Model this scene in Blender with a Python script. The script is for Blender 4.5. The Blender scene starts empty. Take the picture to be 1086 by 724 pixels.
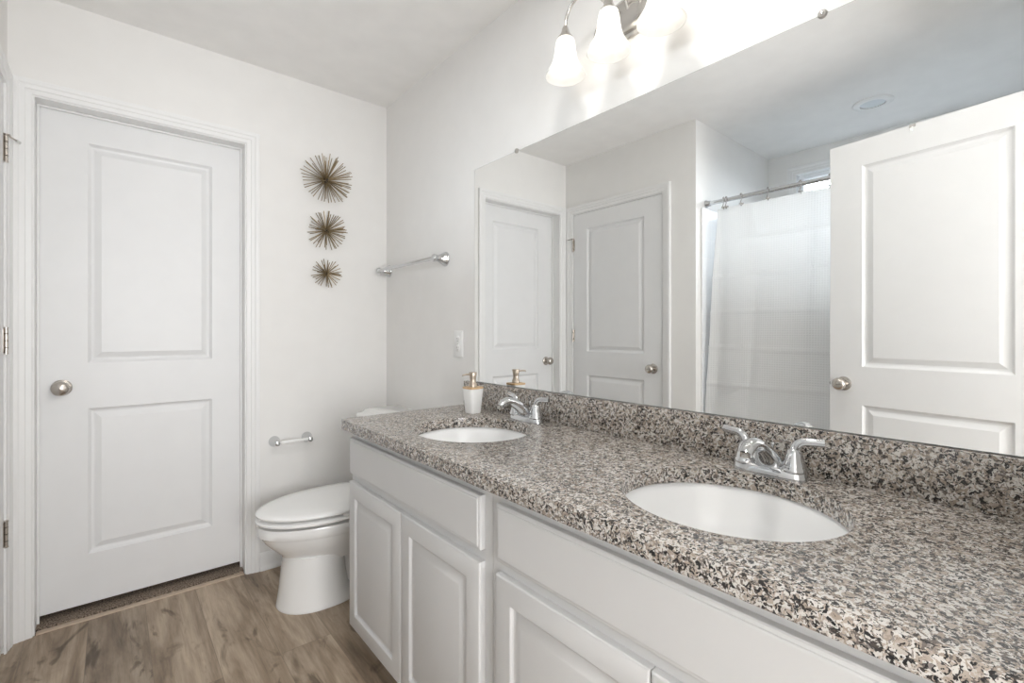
import bpy, bmesh, math, random
from mathutils import Vector, Matrix
PI = math.pi
S = bpy.context.scene
COL = S.collection
random.seed(7)

# ------------------------------------------------------------------ camera
F_PX, W_PX, H_PX = 501.957, 1086, 724
cd = bpy.data.cameras.new('camera')
cam = bpy.data.objects.new('camera', cd)
COL.objects.link(cam)
cd.sensor_fit = 'HORIZONTAL'
cd.sensor_width = 36.0
cd.lens = 36.0 * F_PX / W_PX
cd.shift_y = -10.82 / W_PX
cd.clip_start = 0.01
cam.location = (-1.2147, -2.5728, 1.171)
cam.rotation_euler = (PI / 2, 0, -math.radians(40.1225))
S.camera = cam

# ------------------------------------------------------------------ exposure, world, large lights
S.view_settings.view_transform = 'Standard'
S.view_settings.look = 'None'
S.view_settings.gamma = 1.0
S.view_settings.use_curve_mapping = False
S.view_settings.exposure = 0.17
S.cycles.max_bounces = 14
S.cycles.diffuse_bounces = 8
S.cycles.glossy_bounces = 6
S.cycles.transmission_bounces = 8
S.cycles.transparent_max_bounces = 12
S.cycles.sample_clamp_indirect = 4.0
S.cycles.use_denoising = True

BULB = 4.6        # emission of the three vanity bulbs
HALL = 104.0         # added fill light in the unseen hallway behind the camera
DAY = 160.0          # daylight falling through the alcove window

CEIL = 6.0         # bathroom ceiling lamp that throws the down-left shadows

wd = bpy.data.worlds.new('world')
S.world = wd
wd.use_nodes = True
wd.node_tree.nodes['Background'].inputs[0].default_value = (0.80, 0.88, 1.0, 1)
wd.node_tree.nodes['Background'].inputs[1].default_value = 1.0


def area(name, loc, rot, sx, sy, power, col):
    d = bpy.data.lights.new(name, 'AREA')
    d.shape = 'RECTANGLE'
    d.size, d.size_y, d.energy, d.color = sx, sy, power, col
    o = bpy.data.objects.new(name, d)
    COL.objects.link(o)
    o.location, o.rotation_euler = loc, rot
    return o


area('window_daylight', (-3.05, -1.85, 2.50), (0, -math.radians(61), 0), 0.6, 1.4, DAY, (0.83, 0.915, 1.0))
area('hallway_fill', (-1.0, -4.48, 1.35), (math.radians(128), 0, 0), 1.5, 1.7, HALL, (0.99, 0.988, 0.992))  # added fill, tilted up to brighten the room and ceiling through the doorway


# ------------------------------------------------------------------ materials
def new_mat(name):
    m = bpy.data.materials.new(name)
    m.use_nodes = True
    nt = m.node_tree
    return m, nt, nt.nodes, nt.links, nt.nodes['Principled BSDF']


def coords(n, l, scale=(1, 1, 1), kind='Object'):
    tc = n.new('ShaderNodeTexCoord')
    mp = n.new('ShaderNodeMapping')
    mp.inputs['Scale'].default_value = scale
    l.new(tc.outputs[kind], mp.inputs['Vector'])
    return mp.outputs['Vector']


def ramp(n, l, src, stops, interp='LINEAR'):
    r = n.new('ShaderNodeValToRGB')
    r.color_ramp.interpolation = interp
    e = r.color_ramp.elements
    while len(e) < len(stops):
        e.new(0.5)
    for k, (p, c) in enumerate(stops):
        e[k].position = p
        e[k].color = (*c, 1)
    l.new(src, r.inputs['Fac'])
    return r.outputs['Color']


def noise(n, l, vec, scale, detail=3.0, rough=0.5, dist=0.0):
    t = n.new('ShaderNodeTexNoise')
    t.inputs['Scale'].default_value = scale
    t.inputs['Detail'].default_value = detail
    t.inputs['Roughness'].default_value = rough
    t.inputs['Distortion'].default_value = dist
    l.new(vec, t.inputs['Vector'])
    return t


def bump(n, l, height, bsdf, strength, dist):
    b = n.new('ShaderNodeBump')
    b.inputs['Strength'].default_value = strength
    b.inputs['Distance'].default_value = dist
    l.new(height, b.inputs['Height'])
    l.new(b.outputs['Normal'], bsdf.inputs['Normal'])


def plain(name, col, rough=0.5, metal=0.0, vary=0.02, scale=9.0, bmp=0.0, bscale=200.0, spec=0.5, coat=0.0):
    m, nt, n, l, b = new_mat(name)
    v = coords(n, l)
    t = noise(n, l, v, scale, 3)
    lo = tuple(max(0, c * (1 - vary)) for c in col)
    hi = tuple(min(1, c * (1 + vary)) for c in col)
    l.new(ramp(n, l, t.outputs['Fac'], [(0.3, lo), (0.7, hi)]), b.inputs['Base Color'])
    b.inputs['Roughness'].default_value = rough
    b.inputs['Metallic'].default_value = metal
    b.inputs['Specular IOR Level'].default_value = spec
    b.inputs['Coat Weight'].default_value = coat
    b.inputs['Coat Roughness'].default_value = 0.05
    if bmp:
        t2 = noise(n, l, v, bscale, 2)
        bump(n, l, t2.outputs['Fac'], b, bmp, 0.001)
    return m


M = {}
M['wall'] = plain('wall_paint', (0.80, 0.792, 0.776), 0.75, bmp=0.12, bscale=260, spec=0.25, vary=0.012)
M['alcove'] = M['wall']
M['ceil'] = plain('ceiling_paint', (0.87, 0.863, 0.85), 0.9, bmp=0.1, bscale=240, spec=0.1)
M['trim'] = plain('white_trim_paint', (0.80, 0.80, 0.795), 0.38, vary=0.01)
M['door'] = plain('white_door_paint', (0.765, 0.768, 0.77), 0.42, vary=0.012, bmp=0.06, bscale=120)
M['cab'] = plain('cabinet_thermofoil', (0.64, 0.64, 0.637), 0.42, vary=0.008)
M['cabin'] = plain('cabinet_side', (0.60, 0.60, 0.59), 0.6)
M['porc'] = plain('vitreous_china', (0.83, 0.83, 0.82), 0.09, vary=0.006, coat=0.3)
M['sinkm'] = plain('sink_china', (0.87, 0.875, 0.875), 0.10, vary=0.005, coat=0.2)
M['seatm'] = plain('toilet_seat_plastic', (0.86, 0.86, 0.85), 0.16, vary=0.006)
M['dark'] = plain('dark_gap', (0.03, 0.028, 0.026), 0.8)
M['chrome'] = plain('polished_chrome', (0.66, 0.67, 0.68), 0.06, 1.0, vary=0.01)
M['satin'] = plain('satin_nickel', (0.56, 0.52, 0.475), 0.27, 1.0, vary=0.03)
M['nickel'] = plain('brushed_nickel', (0.62, 0.60, 0.57), 0.24, 1.0, vary=0.03)
M['pump'] = plain('bronze_pump_metal', (0.55, 0.47, 0.39), 0.28, 1.0, vary=0.04)
M['plastic'] = plain('white_plastic', (0.82, 0.82, 0.81), 0.3, vary=0.01)
M['clip'] = plain('clear_grey_clip', (0.35, 0.33, 0.30), 0.3, vary=0.05)
M['soap'] = plain('white_ceramic', (0.88, 0.88, 0.87), 0.3, vary=0.01)
M['tub'] = plain('tub_acrylic', (0.84, 0.85, 0.86), 0.14, vary=0.006)
M['slot'] = plain('slot_dark', (0.06, 0.06, 0.06), 0.6)
M['edge'] = plain('mirror_edge', (0.10, 0.12, 0.115), 0.2, vary=0.05)
M['rubber'] = plain('rubber_tip', (0.62, 0.62, 0.6), 0.6)
M['brass'] = plain('aged_brass_rod', (0.28, 0.215, 0.125), 0.36, 0.6, vary=0.15, scale=40)
M['core'] = plain('dark_bronze_core', (0.045, 0.037, 0.028), 0.5, 0.4, vary=0.2, scale=60)
M['vinylw'] = plain('window_vinyl', (0.86, 0.88, 0.90), 0.35)


def mat_wood_small():
    m, nt, n, l, b = new_mat('bamboo')
    v = coords(n, l, (30, 220, 30))
    t = noise(n, l, v, 1.0, 4)
    l.new(ramp(n, l, t.outputs['Fac'], [(0.3, (0.52, 0.33, 0.16)), (0.7, (0.70, 0.50, 0.29))]), b.inputs['Base Color'])
    b.inputs['Roughness'].default_value = 0.45
    return m


M['bamboo'] = mat_wood_small()


def mat_granite():
    m, nt, n, l, b = new_mat('speckled_granite')
    v = coords(n, l)
    w = noise(n, l, v, 90, 3)
    add = n.new('ShaderNodeMixRGB')
    add.blend_type = 'LINEAR_LIGHT'
    add.inputs['Fac'].default_value = 0.012
    l.new(v, add.inputs['Color1'])
    l.new(w.outputs['Color'], add.inputs['Color2'])

    def cells(scale):
        t = n.new('ShaderNodeTexVoronoi')
        t.inputs['Scale'].default_value = scale
        t.inputs['Randomness'].default_value = 1.0
        l.new(add.outputs['Color'], t.inputs['Vector'])
        s = n.new('ShaderNodeSeparateColor')
        l.new(t.outputs['Color'], s.inputs['Color'])
        return s

    big = cells(165)
    small = cells(290)
    # patches where dark mica gathers
    p = noise(n, l, v, 24, 3)
    mth = n.new('ShaderNodeMath')
    mth.operation = 'MULTIPLY_ADD'
    l.new(p.outputs['Fac'], mth.inputs[0])
    mth.inputs[1].default_value = 0.55
    l.new(big.outputs[0], mth.inputs[2])
    col1 = ramp(n, l, mth.outputs[0], [
        (0.0, (0.012, 0.011, 0.011)), (0.46, (0.050, 0.042, 0.037)), (0.56, (0.17, 0.145, 0.128)), (0.66, (0.38, 0.315, 0.26)),
        (0.88, (0.56, 0.51, 0.455)), (1.0, (0.72, 0.69, 0.65))], 'CONSTANT')
    col2 = ramp(n, l, small.outputs[1], [
        (0.0, (0.010, 0.010, 0.011)), (0.20, (0.085, 0.070, 0.060)), (0.27, (0.28, 0.25, 0.23)), (0.40, (0.47, 0.405, 0.345)),
        (0.72, (0.71, 0.675, 0.63))], 'CONSTANT')
    mx = n.new('ShaderNodeMixRGB')
    sel = ramp(n, l, small.outputs[2], [(0.0, (0, 0, 0)), (0.52, (1, 1, 1))], 'CONSTANT')
    l.new(sel, mx.inputs['Fac'])
    l.new(col1, mx.inputs['Color1'])
    l.new(col2, mx.inputs['Color2'])
    dk = n.new('ShaderNodeMixRGB')
    dk.blend_type = 'MULTIPLY'
    dk.inputs['Fac'].default_value = 1.0
    dk.inputs['Color2'].default_value = (0.80, 0.80, 0.80, 1)
    l.new(mx.outputs['Color'], dk.inputs['Color1'])
    l.new(dk.outputs['Color'], b.inputs['Base Color'])
    b.inputs['Roughness'].default_value = 0.24
    b.inputs['Specular IOR Level'].default_value = 0.6
    b.inputs['Coat Weight'].default_value = 0.15
    b.inputs['Coat Roughness'].default_value = 0.12
    return m


M['granite'] = mat_granite()


def mat_floor():
    m, nt, n, l, b = new_mat('vinyl_plank')
    tc = n.new('ShaderNodeTexCoord')
    mp = n.new('ShaderNodeMapping')
    mp.inputs['Rotation'].default_value = (0, 0, PI / 2)
    mp.inputs['Location'].default_value = (0.05, 0.03, 0)
    l.new(tc.outputs['Object'], mp.inputs['Vector'])
    br = n.new('ShaderNodeTexBrick')
    br.offset = 0.37
    br.inputs['Scale'].default_value = 1.0
    br.inputs['Brick Width'].default_value = 1.22
    br.inputs['Row Height'].default_value = 0.18
    br.inputs['Mortar Size'].default_value = 0.0009
    br.inputs['Mortar Smooth'].default_value = 0.2
    br.inputs['Bias'].default_value = 0.0
    br.inputs['Color1'].default_value = (0.0, 0.0, 0.0, 1)
    br.inputs['Color2'].default_value = (1, 1, 1, 1)
    br.inputs['Mortar'].default_value = (0.5, 0.5, 0.5, 1)
    l.new(mp.outputs['Vector'], br.inputs['Vector'])
    # shift the grain per plank
    sh = n.new('ShaderNodeVectorMath')
    sh.operation = 'MULTIPLY_ADD'
    l.new(br.outputs['Color'], sh.inputs[0])
    sh.inputs[1].default_value = (3.1, 7.7, 1.3)
    l.new(tc.outputs['Object'], sh.inputs[2])
    g = n.new('ShaderNodeMapping')
    g.inputs['Scale'].default_value = (11, 1.5, 1)
    l.new(sh.outputs[0], g.inputs['Vector'])
    t1 = noise(n, l, g.outputs['Vector'], 1.0, 5, 0.6, 0.9)
    g2 = n.new('ShaderNodeMapping')
    g2.inputs['Scale'].default_value = (85, 6, 1)
    l.new(sh.outputs[0], g2.inputs['Vector'])
    t2 = noise(n, l, g2.outputs['Vector'], 1.0, 4, 0.65, 0.4)
    c1 = ramp(n, l, t1.outputs['Fac'], [(0.25, (0.15, 0.110, 0.078)), (0.42, (0.29, 0.222, 0.160)), (0.56, (0.42, 0.335, 0.252)), (0.75, (0.53, 0.435, 0.335))])
    c2 = ramp(n, l, t2.outputs['Fac'], [(0.3, (0.66, 0.64, 0.62)), (0.6, (1, 1, 1))])
    mx = n.new('ShaderNodeMixRGB')
    mx.blend_type = 'MULTIPLY'
    mx.inputs['Fac'].default_value = 0.75
    l.new(c1, mx.inputs['Color1'])
    l.new(c2, mx.inputs['Color2'])
    # knots and dark cathedral streaks
    g3 = n.new('ShaderNodeMapping')
    g3.inputs['Scale'].default_value = (7.5, 2.6, 1)
    l.new(sh.outputs[0], g3.inputs['Vector'])
    t3 = noise(n, l, g3.outputs['Vector'], 1.0, 3, 0.6, 2.2)
    k = ramp(n, l, t3.outputs['Fac'], [(0.31, (0.30, 0.265, 0.235)), (0.44, (1, 1, 1))])
    mx2 = n.new('ShaderNodeMixRGB')
    mx2.blend_type = 'MULTIPLY'
    mx2.inputs['Fac'].default_value = 0.8
    l.new(mx.outputs['Color'], mx2.inputs['Color1'])
    l.new(k, mx2.inputs['Color2'])
    # plank to plank tone
    tone = ramp(n, l, br.outputs['Color'], [(0.0, (0.84, 0.84, 0.84)), (1.0, (1.06, 1.05, 1.03))])
    mx3 = n.new('ShaderNodeMixRGB')
    mx3.blend_type = 'MULTIPLY'
    mx3.inputs['Fac'].default_value = 1.0
    l.new(mx2.outputs['Color'], mx3.inputs['Color1'])
    l.new(tone, mx3.inputs['Color2'])
    seam = n.new('ShaderNodeMixRGB')
    l.new(br.outputs['Fac'], seam.inputs['Fac'])
    l.new(mx3.outputs['Color'], seam.inputs['Color1'])
    seam.inputs['Color2'].default_value = (0.20, 0.155, 0.115, 1)
    l.new(seam.outputs['Color'], b.inputs['Base Color'])
    b.inputs['Roughness'].default_value = 0.42
    b.inputs['Specular IOR Level'].default_value = 0.35
    bump(n, l, t2.outputs['Fac'], b, 0.12, 0.001)
    return m


M['floor'] = mat_floor()


def mat_carpet():
    m, nt, n, l, b = new_mat('brown_carpet')
    v = coords(n, l)
    t = noise(n, l, v, 170, 3, 0.75)
    l.new(ramp(n, l, t.outputs['Fac'], [(0.40, (0.045, 0.033, 0.024)), (0.62, (0.36, 0.28, 0.215))]), b.inputs['Base Color'])
    b.inputs['Roughness'].default_value = 0.95
    bump(n, l, t.outputs['Fac'], b, 0.9, 0.006)
    return m


M['carpet'] = mat_carpet()
M['strip'] = plain('tan_transition_strip', (0.48, 0.38, 0.29), 0.5, vary=0.08, scale=60)


def mat_mirror():
    m, nt, n, l, b = new_mat('silvered_glass')
    v = coords(n, l)
    t = noise(n, l, v, 3, 2)
    l.new(ramp(n, l, t.outputs['Fac'], [(0.3, (0.905, 0.915, 0.91)), (0.7, (0.915, 0.922, 0.918))]), b.inputs['Base Color'])
    b.inputs['Metallic'].default_value = 1.0
    b.inputs['Roughness'].default_value = 0.0
    return m


M['mirror'] = mat_mirror()


def mat_emit(name, col, strength):
    m, nt, n, l, b = new_mat(name)
    b.inputs['Base Color'].default_value = (*col, 1)
    b.inputs['Emission Color'].default_value = (*col, 1)
    b.inputs['Emission Strength'].default_value = strength
    return m


M['bulb'] = mat_emit('lit_bulb', (1.0, 0.975, 0.94), BULB)


def mat_shade():
    m, nt, n, l, b = new_mat('frosted_glass_shade')
    out = n['Material Output']
    v = coords(n, l)
    t = noise(n, l, v, 30, 2)
    c = ramp(n, l, t.outputs['Fac'], [(0.3, (0.90, 0.89, 0.86)), (0.7, (0.96, 0.95, 0.93))])
    tl = n.new('ShaderNodeBsdfTranslucent')
    df = n.new('ShaderNodeBsdfDiffuse')
    tr = n.new('ShaderNodeBsdfTransparent')
    gl = n.new('ShaderNodeBsdfGlossy')
    gl.inputs['Roughness'].default_value = 0.25
    for x in (tl, df):
        l.new(c, x.inputs['Color'])
    a = n.new('ShaderNodeMixShader')
    a.inputs[0].default_value = 0.5
    l.new(tl.outputs[0], a.inputs[1])
    l.new(df.outputs[0], a.inputs[2])
    g = n.new('ShaderNodeMixShader')
    g.inputs[0].default_value = 0.04
    l.new(a.outputs[0], g.inputs[1])
    l.new(gl.outputs[0], g.inputs[2])
    e = n.new('ShaderNodeMixShader')
    e.inputs[0].default_value = 0.25
    l.new(g.outputs[0], e.inputs[1])
    l.new(tr.outputs[0], e.inputs[2])
    l.new(e.outputs[0], out.inputs['Surface'])
    return m


M['shade'] = mat_shade()


def mat_curtain():
    m, nt, n, l, b = new_mat('waffle_weave_cloth')
    out = n['Material Output']
    v = coords(n, l)
    sep = n.new('ShaderNodeSeparateXYZ')
    l.new(v, sep.inputs[0])

    def wave(sock, k):
        a = n.new('ShaderNodeMath')
        a.operation = 'MULTIPLY'
        l.new(sock, a.inputs[0])
        a.inputs[1].default_value = k
        s = n.new('ShaderNodeMath')
        s.operation = 'SINE'
        l.new(a.outputs[0], s.inputs[0])
        return s.outputs[0]

    k = 2 * PI / 0.0125
    mxm = n.new('ShaderNodeMath')
    mxm.operation = 'MAXIMUM'
    l.new(wave(sep.outputs['Y'], k), mxm.inputs[0])
    l.new(wave(sep.outputs['Z'], k), mxm.inputs[1])
    c = ramp(n, l, mxm.outputs[0], [(0.0, (0.90, 0.90, 0.895)), (1.0, (0.95, 0.95, 0.945))])
    l.new(c, b.inputs['Base Color'])
    b.inputs['Roughness'].default_value = 0.85
    b.inputs['Specular IOR Level'].default_value = 0.15
    bump(n, l, mxm.outputs[0], b, 0.5, 0.002)
    tl = n.new('ShaderNodeBsdfTranslucent')
    l.new(c, tl.inputs['Color'])
    mx = n.new('ShaderNodeMixShader')
    mx.inputs[0].default_value = 0.45
    l.new(b.outputs[0], mx.inputs[1])
    l.new(tl.outputs[0], mx.inputs[2])
    l.new(mx.outputs[0], out.inputs['Surface'])
    return m


M['curtain'] = mat_curtain()


def mat_tile():
    m, nt, n, l, b = new_mat('glossy_white_tile')
    tc = n.new('ShaderNodeTexCoord')
    sep = n.new('ShaderNodeSeparateXYZ')
    l.new(tc.outputs['Object'], sep.inputs[0])
    ad = n.new('ShaderNodeMath')
    ad.operation = 'ADD'
    l.new(sep.outputs['X'], ad.inputs[0])
    l.new(sep.outputs['Y'], ad.inputs[1])
    cm = n.new('ShaderNodeCombineXYZ')
    l.new(ad.outputs[0], cm.inputs[0])
    l.new(sep.outputs['Z'], cm.inputs[1])
    br = n.new('ShaderNodeTexBrick')
    br.offset = 0.0
    br.inputs['Scale'].default_value = 1.0
    br.inputs['Brick Width'].default_value = 0.116
    br.inputs['Row Height'].default_value = 0.116
    br.inputs['Mortar Size'].default_value = 0.003
    br.inputs['Color1'].default_value = (0.82, 0.83, 0.84, 1)
    br.inputs['Color2'].default_value = (0.80, 0.81, 0.82, 1)
    br.inputs['Mortar'].default_value = (0.86, 0.86, 0.86, 1)
    l.new(cm.outputs[0], br.inputs['Vector'])
    l.new(br.outputs['Color'], b.inputs['Base Color'])
    b.inputs['Roughness'].default_value = 0.08
    inv = n.new('ShaderNodeMath')
    inv.operation = 'SUBTRACT'
    inv.inputs[0].default_value = 1.0
    l.new(br.outputs['Fac'], inv.inputs[1])
    bump(n, l, inv.outputs[0], b, 0.5, 0.002)
    return m


M['tile'] = mat_tile()


def mat_glass():
    m, nt, n, l, b = new_mat('window_glass')
    out = n['Material Output']
    tr = n.new('ShaderNodeBsdfTransparent')
    gl = n.new('ShaderNodeBsdfGlossy')
    gl.inputs['Roughness'].default_value = 0.02
    fr = n.new('ShaderNodeFresnel')
    mx = n.new('ShaderNodeMixShader')
    l.new(fr.outputs[0], mx.inputs[0])
    l.new(tr.outputs[0], mx.inputs[1])
    l.new(gl.outputs[0], mx.inputs[2])
    l.new(mx.outputs[0], out.inputs['Surface'])
    return m


M['glass'] = mat_glass()


# ------------------------------------------------------------------ mesh helpers
def box(bm, x0, x1, y0, y1, z0, z1, bevel=0.0, segs=2):
    vs = [bm.verts.new((x, y, z)) for z in (z0, z1) for y in (y0, y1) for x in (x0, x1)]
    fs = [bm.faces.new([vs[i] for i in q]) for q in
          ((0, 2, 3, 1), (4, 5, 7, 6), (0, 1, 5, 4), (1, 3, 7, 5), (3, 2, 6, 7), (2, 0, 4, 6))]
    if bevel:
        es = list({e for f in fs for e in f.edges})
        bmesh.ops.bevel(bm, geom=es, offset=bevel, segments=segs, profile=0.5, affect='EDGES')


def loft(bm, rings, cap0=True, cap1=True, closed=True):
    R = [[bm.verts.new(p) for p in r] for r in rings]
    for a, b in zip(R, R[1:]):
        k = len(a)
        for i in range(k if closed else k - 1):
            j = (i + 1) % k
            bm.faces.new((a[i], a[j], b[j], b[i]))
    if cap0 and closed:
        bm.faces.new(R[0][::-1])
    if cap1 and closed:
        bm.faces.new(R[-1])
    return R


def frame_for(d):
    d = Vector(d).normalized()
    up = Vector((0, 0, 1)) if abs(d.z) < 0.95 else Vector((1, 0, 0))
    a = d.cross(up).normalized()
    return a, a.cross(d).normalized()


def tube(bm, pts, rad, segs=12, cap=True, squash=1.0):
    pts = [Vector(p) for p in pts]
    n = len(pts)
    rad = rad if isinstance(rad, (list, tuple)) else [rad] * n
    rings, a = [], None
    for i, p in enumerate(pts):
        d = (pts[min(i + 1, n - 1)] - pts[max(i - 1, 0)]).normalized()
        if a is None:
            a, b = frame_for(d)
        else:
            a = (a - d * a.dot(d)).normalized()
            b = a.cross(d).normalized()
        rings.append([p + rad[i] * (math.cos(t) * a + squash * math.sin(t) * b) for t in
                      [2 * PI * k / segs for k in range(segs)]])
    loft(bm, rings, cap, cap)


def lathe(bm, prof, c=(0, 0, 0), axis='Z', segs=28, cap0=False, cap1=False):
    """prof: (radius, height along axis)"""
    rings = []
    for r, h in prof:
        ring = []
        for k in range(segs):
            t = 2 * PI * k / segs
            u, v = r * math.cos(t), r * math.sin(t)
            p = {'Z': (u, v, h), '-Y': (u, -h, v), 'X': (h, u, v), '-X': (-h, v, u), 'Y': (v, h, u)}[axis]
            ring.append((c[0] + p[0], c[1] + p[1], c[2] + p[2]))
        rings.append(ring)
    loft(bm, rings, cap0, cap1)


def arc(p0, p1, p2, n=10):
    """quadratic curve through control point p1"""
    p0, p1, p2 = map(Vector, (p0, p1, p2))
    return [(1 - t) ** 2 * p0 + 2 * t * (1 - t) * p1 + t * t * p2 for t in [i / n for i in range(n + 1)]]


def obj(name, bm, mat, parent=None, smooth=35, label=None, loc=None):
    bmesh.ops.recalc_face_normals(bm, faces=bm.faces[:])
    me = bpy.data.meshes.new(name)
    bm.to_mesh(me)
    bm.free()
    me.materials.append(mat)
    if smooth:
        me.shade_smooth()
        me.set_sharp_from_angle(angle=math.radians(smooth))
    o = bpy.data.objects.new(name, me)
    COL.objects.link(o)
    if parent:
        o.parent = parent
    if loc:
        o.location = loc
    if label:
        o['label'] = label
    return o


def tag(o, label, cat, group=None, kind=None):
    o['label'], o['category'] = label, cat
    if group:
        o['group'] = group
    if kind:
        o['kind'] = kind
    return o


def thing(name, label, cat, loc=(0, 0, 0), rz=0.0, group=None, kind=None):
    o = bpy.data.objects.new(name, None)
    o.empty_display_size = 0.05
    COL.objects.link(o)
    o.location = loc
    o.rotation_euler = (0, 0, rz)
    return tag(o, label, cat, group, kind)


def dup(root, loc, rz=0.0, label=None):
    r = root.copy()
    COL.objects.link(r)
    r.location, r.rotation_euler = loc, (0, 0, rz)
    if label:
        r['label'] = label
    for ch in list(root.children):
        c = ch.copy()
        COL.objects.link(c)
        c.parent = r
        for g in ch.children:
            d = g.copy()
            COL.objects.link(d)
            d.parent = c
    return r


def BM():
    return bmesh.new()


def struct(name, bm, mat, label, cat, smooth=0):
    return tag(obj(name, bm, mat, None, smooth), label, cat, kind='structure')


# ------------------------------------------------------------------ room dimensions (metres)
HC = 2.467                    # ceiling
XL = -1.518                   # left wall
XA = -2.5875                  # window wall of the tub alcove
YJ = -1.085                   # far end wall of the alcove
YF = -2.577                   # inner face of the entry wall
T = 0.11                      # wall thickness
D1 = (-1.443, -0.732)         # back-wall door slab
D2 = (-0.8515, -0.083)        # left-wall door slab (y)

# floor and ceiling
bm = BM(); box(bm, XA - T, T, -4.35, 0.0, -0.05, 0.0)
struct('floor', bm, M['floor'], 'grey brown wood look plank floor', 'floor')
bm = BM(); box(bm, XA - T, T, -4.35, 0.75, HC, HC + 0.06)
struct('ceiling', bm, M['ceil'], 'flat off white painted ceiling', 'ceiling')

# walls
d1x0, d1x1, d1z = D1[0] - 0.003, D1[1] + 0.003, 2.0715
bm = BM()
box(bm, XL - T, d1x0 - 0.017, 0, T, 0, HC)
box(bm, d1x1 + 0.017, T, 0, T, 0, HC)
box(bm, d1x0 - 0.017, d1x1 + 0.017, 0, T, d1z + 0.017, HC)
struct('wall_back', bm, M['wall'], 'warm off white wall holding the far closed door and three starbursts', 'wall')
bm = BM(); box(bm, 0, T, -4.35, 0, 0, HC)
struct('wall_right', bm, M['wall'], 'off white wall behind the vanity and mirror', 'wall')
bm = BM()
y0, y1, z1 = D2[0] - 0.003, D2[1] + 0.003, 2.066
box(bm, XL - T, XL, YJ + T, y0 - 0.017, 0, HC)
box(bm, XL - T, XL, y1 + 0.017, 0, 0, HC)
box(bm, XL - T, XL, y0 - 0.017, y1 + 0.017, z1 + 0.017, HC)
struct('wall_left', bm, M['wall'], 'off white wall with a closed door, seen in the mirror', 'wall')
bm = BM(); box(bm, XA, XL, YJ, YJ + T, 0, HC)
struct('wall_alcove', bm, M['alcove'], 'end wall of the tub alcove, seen in the mirror', 'wall')
WY0, WY1, WZ0, WZ1 = -2.43, -1.275, 2.00, 2.305    # window opening
bm = BM()
box(bm, XA - T, XA, YJ, YJ + T, 0, HC)
box(bm, XA - T, XA, YF - T, WY0, 0, HC)
box(bm, XA - T, XA, WY1, YJ, 0, HC)
box(bm, XA - T, XA, WY0, WY1, 0, WZ0)
box(bm, XA - T, XA, WY0, WY1, WZ1, HC)
struct('wall_window', bm, M['alcove'], 'alcove wall with the high window, seen in the mirror', 'wall')
E0, E1, EZ = -1.325, -0.585, 2.075                 # entry doorway
bm = BM()
box(bm, XA, E0, YF - T, YF, 0, HC)
box(bm, E1, 0, YF - T, YF, 0, HC)
box(bm, E0, E1, YF - T, YF, EZ, HC)
struct('wall_front', bm, M['wall'], 'entry wall with the open doorway beside the vanity', 'wall')
bm = BM()
box(bm, XA - T, XA, -4.35, YF - T, 0, HC)
box(bm, XA, -1.75, -4.35, -4.25, 0, HC)
box(bm, -0.25, 0, -4.35, -4.25, 0, HC)
box(bm, -1.75, -0.25, -4.35, -4.25, 0, 0.6)
box(bm, -1.75, -0.25, -4.35, -4.25, 2.3, HC)  # opening made to let the added hallway fill in
struct('wall_hallway', bm, M['wall'], 'hallway walls beyond the entry doorway', 'wall')


# door casing: U-shaped moulded frame; local plane x (along wall), z, out = -y
PROF = [(0.0, 0.0), (0.0, 0.006), (0.003, 0.0075), (0.018, 0.009), (0.021, 0.012), (0.034, 0.013), (0.040, 0.0165),
        (0.052, 0.0175), (0.0565, 0.016), (0.057, 0.0)]


def casing(name, x0, x1, zt, loc, rz, label, lim0=0.057, lim1=0.057, top=0.057, bottom=0.0, closed=False):
    bm = BM()
    rings = []
    for a, h in PROF:
        a0, a1, at = min(a, lim0), min(a, lim1), a * top / 0.057
        if closed:
            rings.append([(x0 - a0, -h, bottom - a), (x0 - a0, -h, zt + at), (x1 + a1, -h, zt + at), (x1 + a1, -h, bottom - a)])
        else:
            rings.append([(x0 - a0, -h, bottom), (x0 - a0, -h, zt + at), (x1 + a1, -h, zt + at), (x1 + a1, -h, bottom)])
    R = loft(bm, rings, False, False, closed=closed)
    if not closed:
        for i in (0, 3):
            bm.faces.new([r[i] for r in R])
    o = obj(name, bm, M['trim'], None, 20)
    o.location, o.rotation_euler = loc, (0, 0, rz)
    return tag(o, label, 'trim', kind='structure')


def jamb(x0, x1, zt, depth, stop_y, parent, stop=0.008):
    """door lining and stop, local coords as the slab"""
    bm = BM()
    a = 0.017
    box(bm, x0 - a, x0, stop_y[0], stop_y[1], 0, zt)
    box(bm, x1, x1 + a, stop_y[0], stop_y[1], 0, zt)
    box(bm, x0 - a, x1 + a, stop_y[0], stop_y[1], zt, zt + a)
    if stop:
        s0, s1 = depth
        box(bm, x0, x0 + stop, s0, s1, 0, zt - stop, 0.002)
        box(bm, x1 - stop, x1, s0, s1, 0, zt - stop, 0.002)
        box(bm, x0, x1, s0, s1, zt - stop, zt, 0.002)
    return obj('door_jamb', bm, M['trim'], parent, 30)


def rect_loops(bm, x0, x1, z0, z1, prof, outer=None):
    """nested rectangles on the plane y=-h; prof list of (inset, h). returns first loop verts"""
    loops = []
    for a, h in prof:
        loops.append([bm.verts.new(p) for p in ((x0 + a, -h, z0 + a), (x1 - a, -h, z0 + a), (x1 - a, -h, z1 - a), (x0 + a, -h, z1 - a))])
    for p, q in zip(loops, loops[1:]):
        for i in range(4):
            j = (i + 1) % 4
            bm.faces.new((p[i], p[j], q[j], q[i]))
    bm.faces.new(loops[-1])
    return loops[0]


DPROF = [(0.0, 0.0), (0.004, -0.005), (0.011, -0.0115), (0.016, -0.0125), (0.020, -0.012), (0.040, -0.0032), (0.043, -0.0022)]


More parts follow.
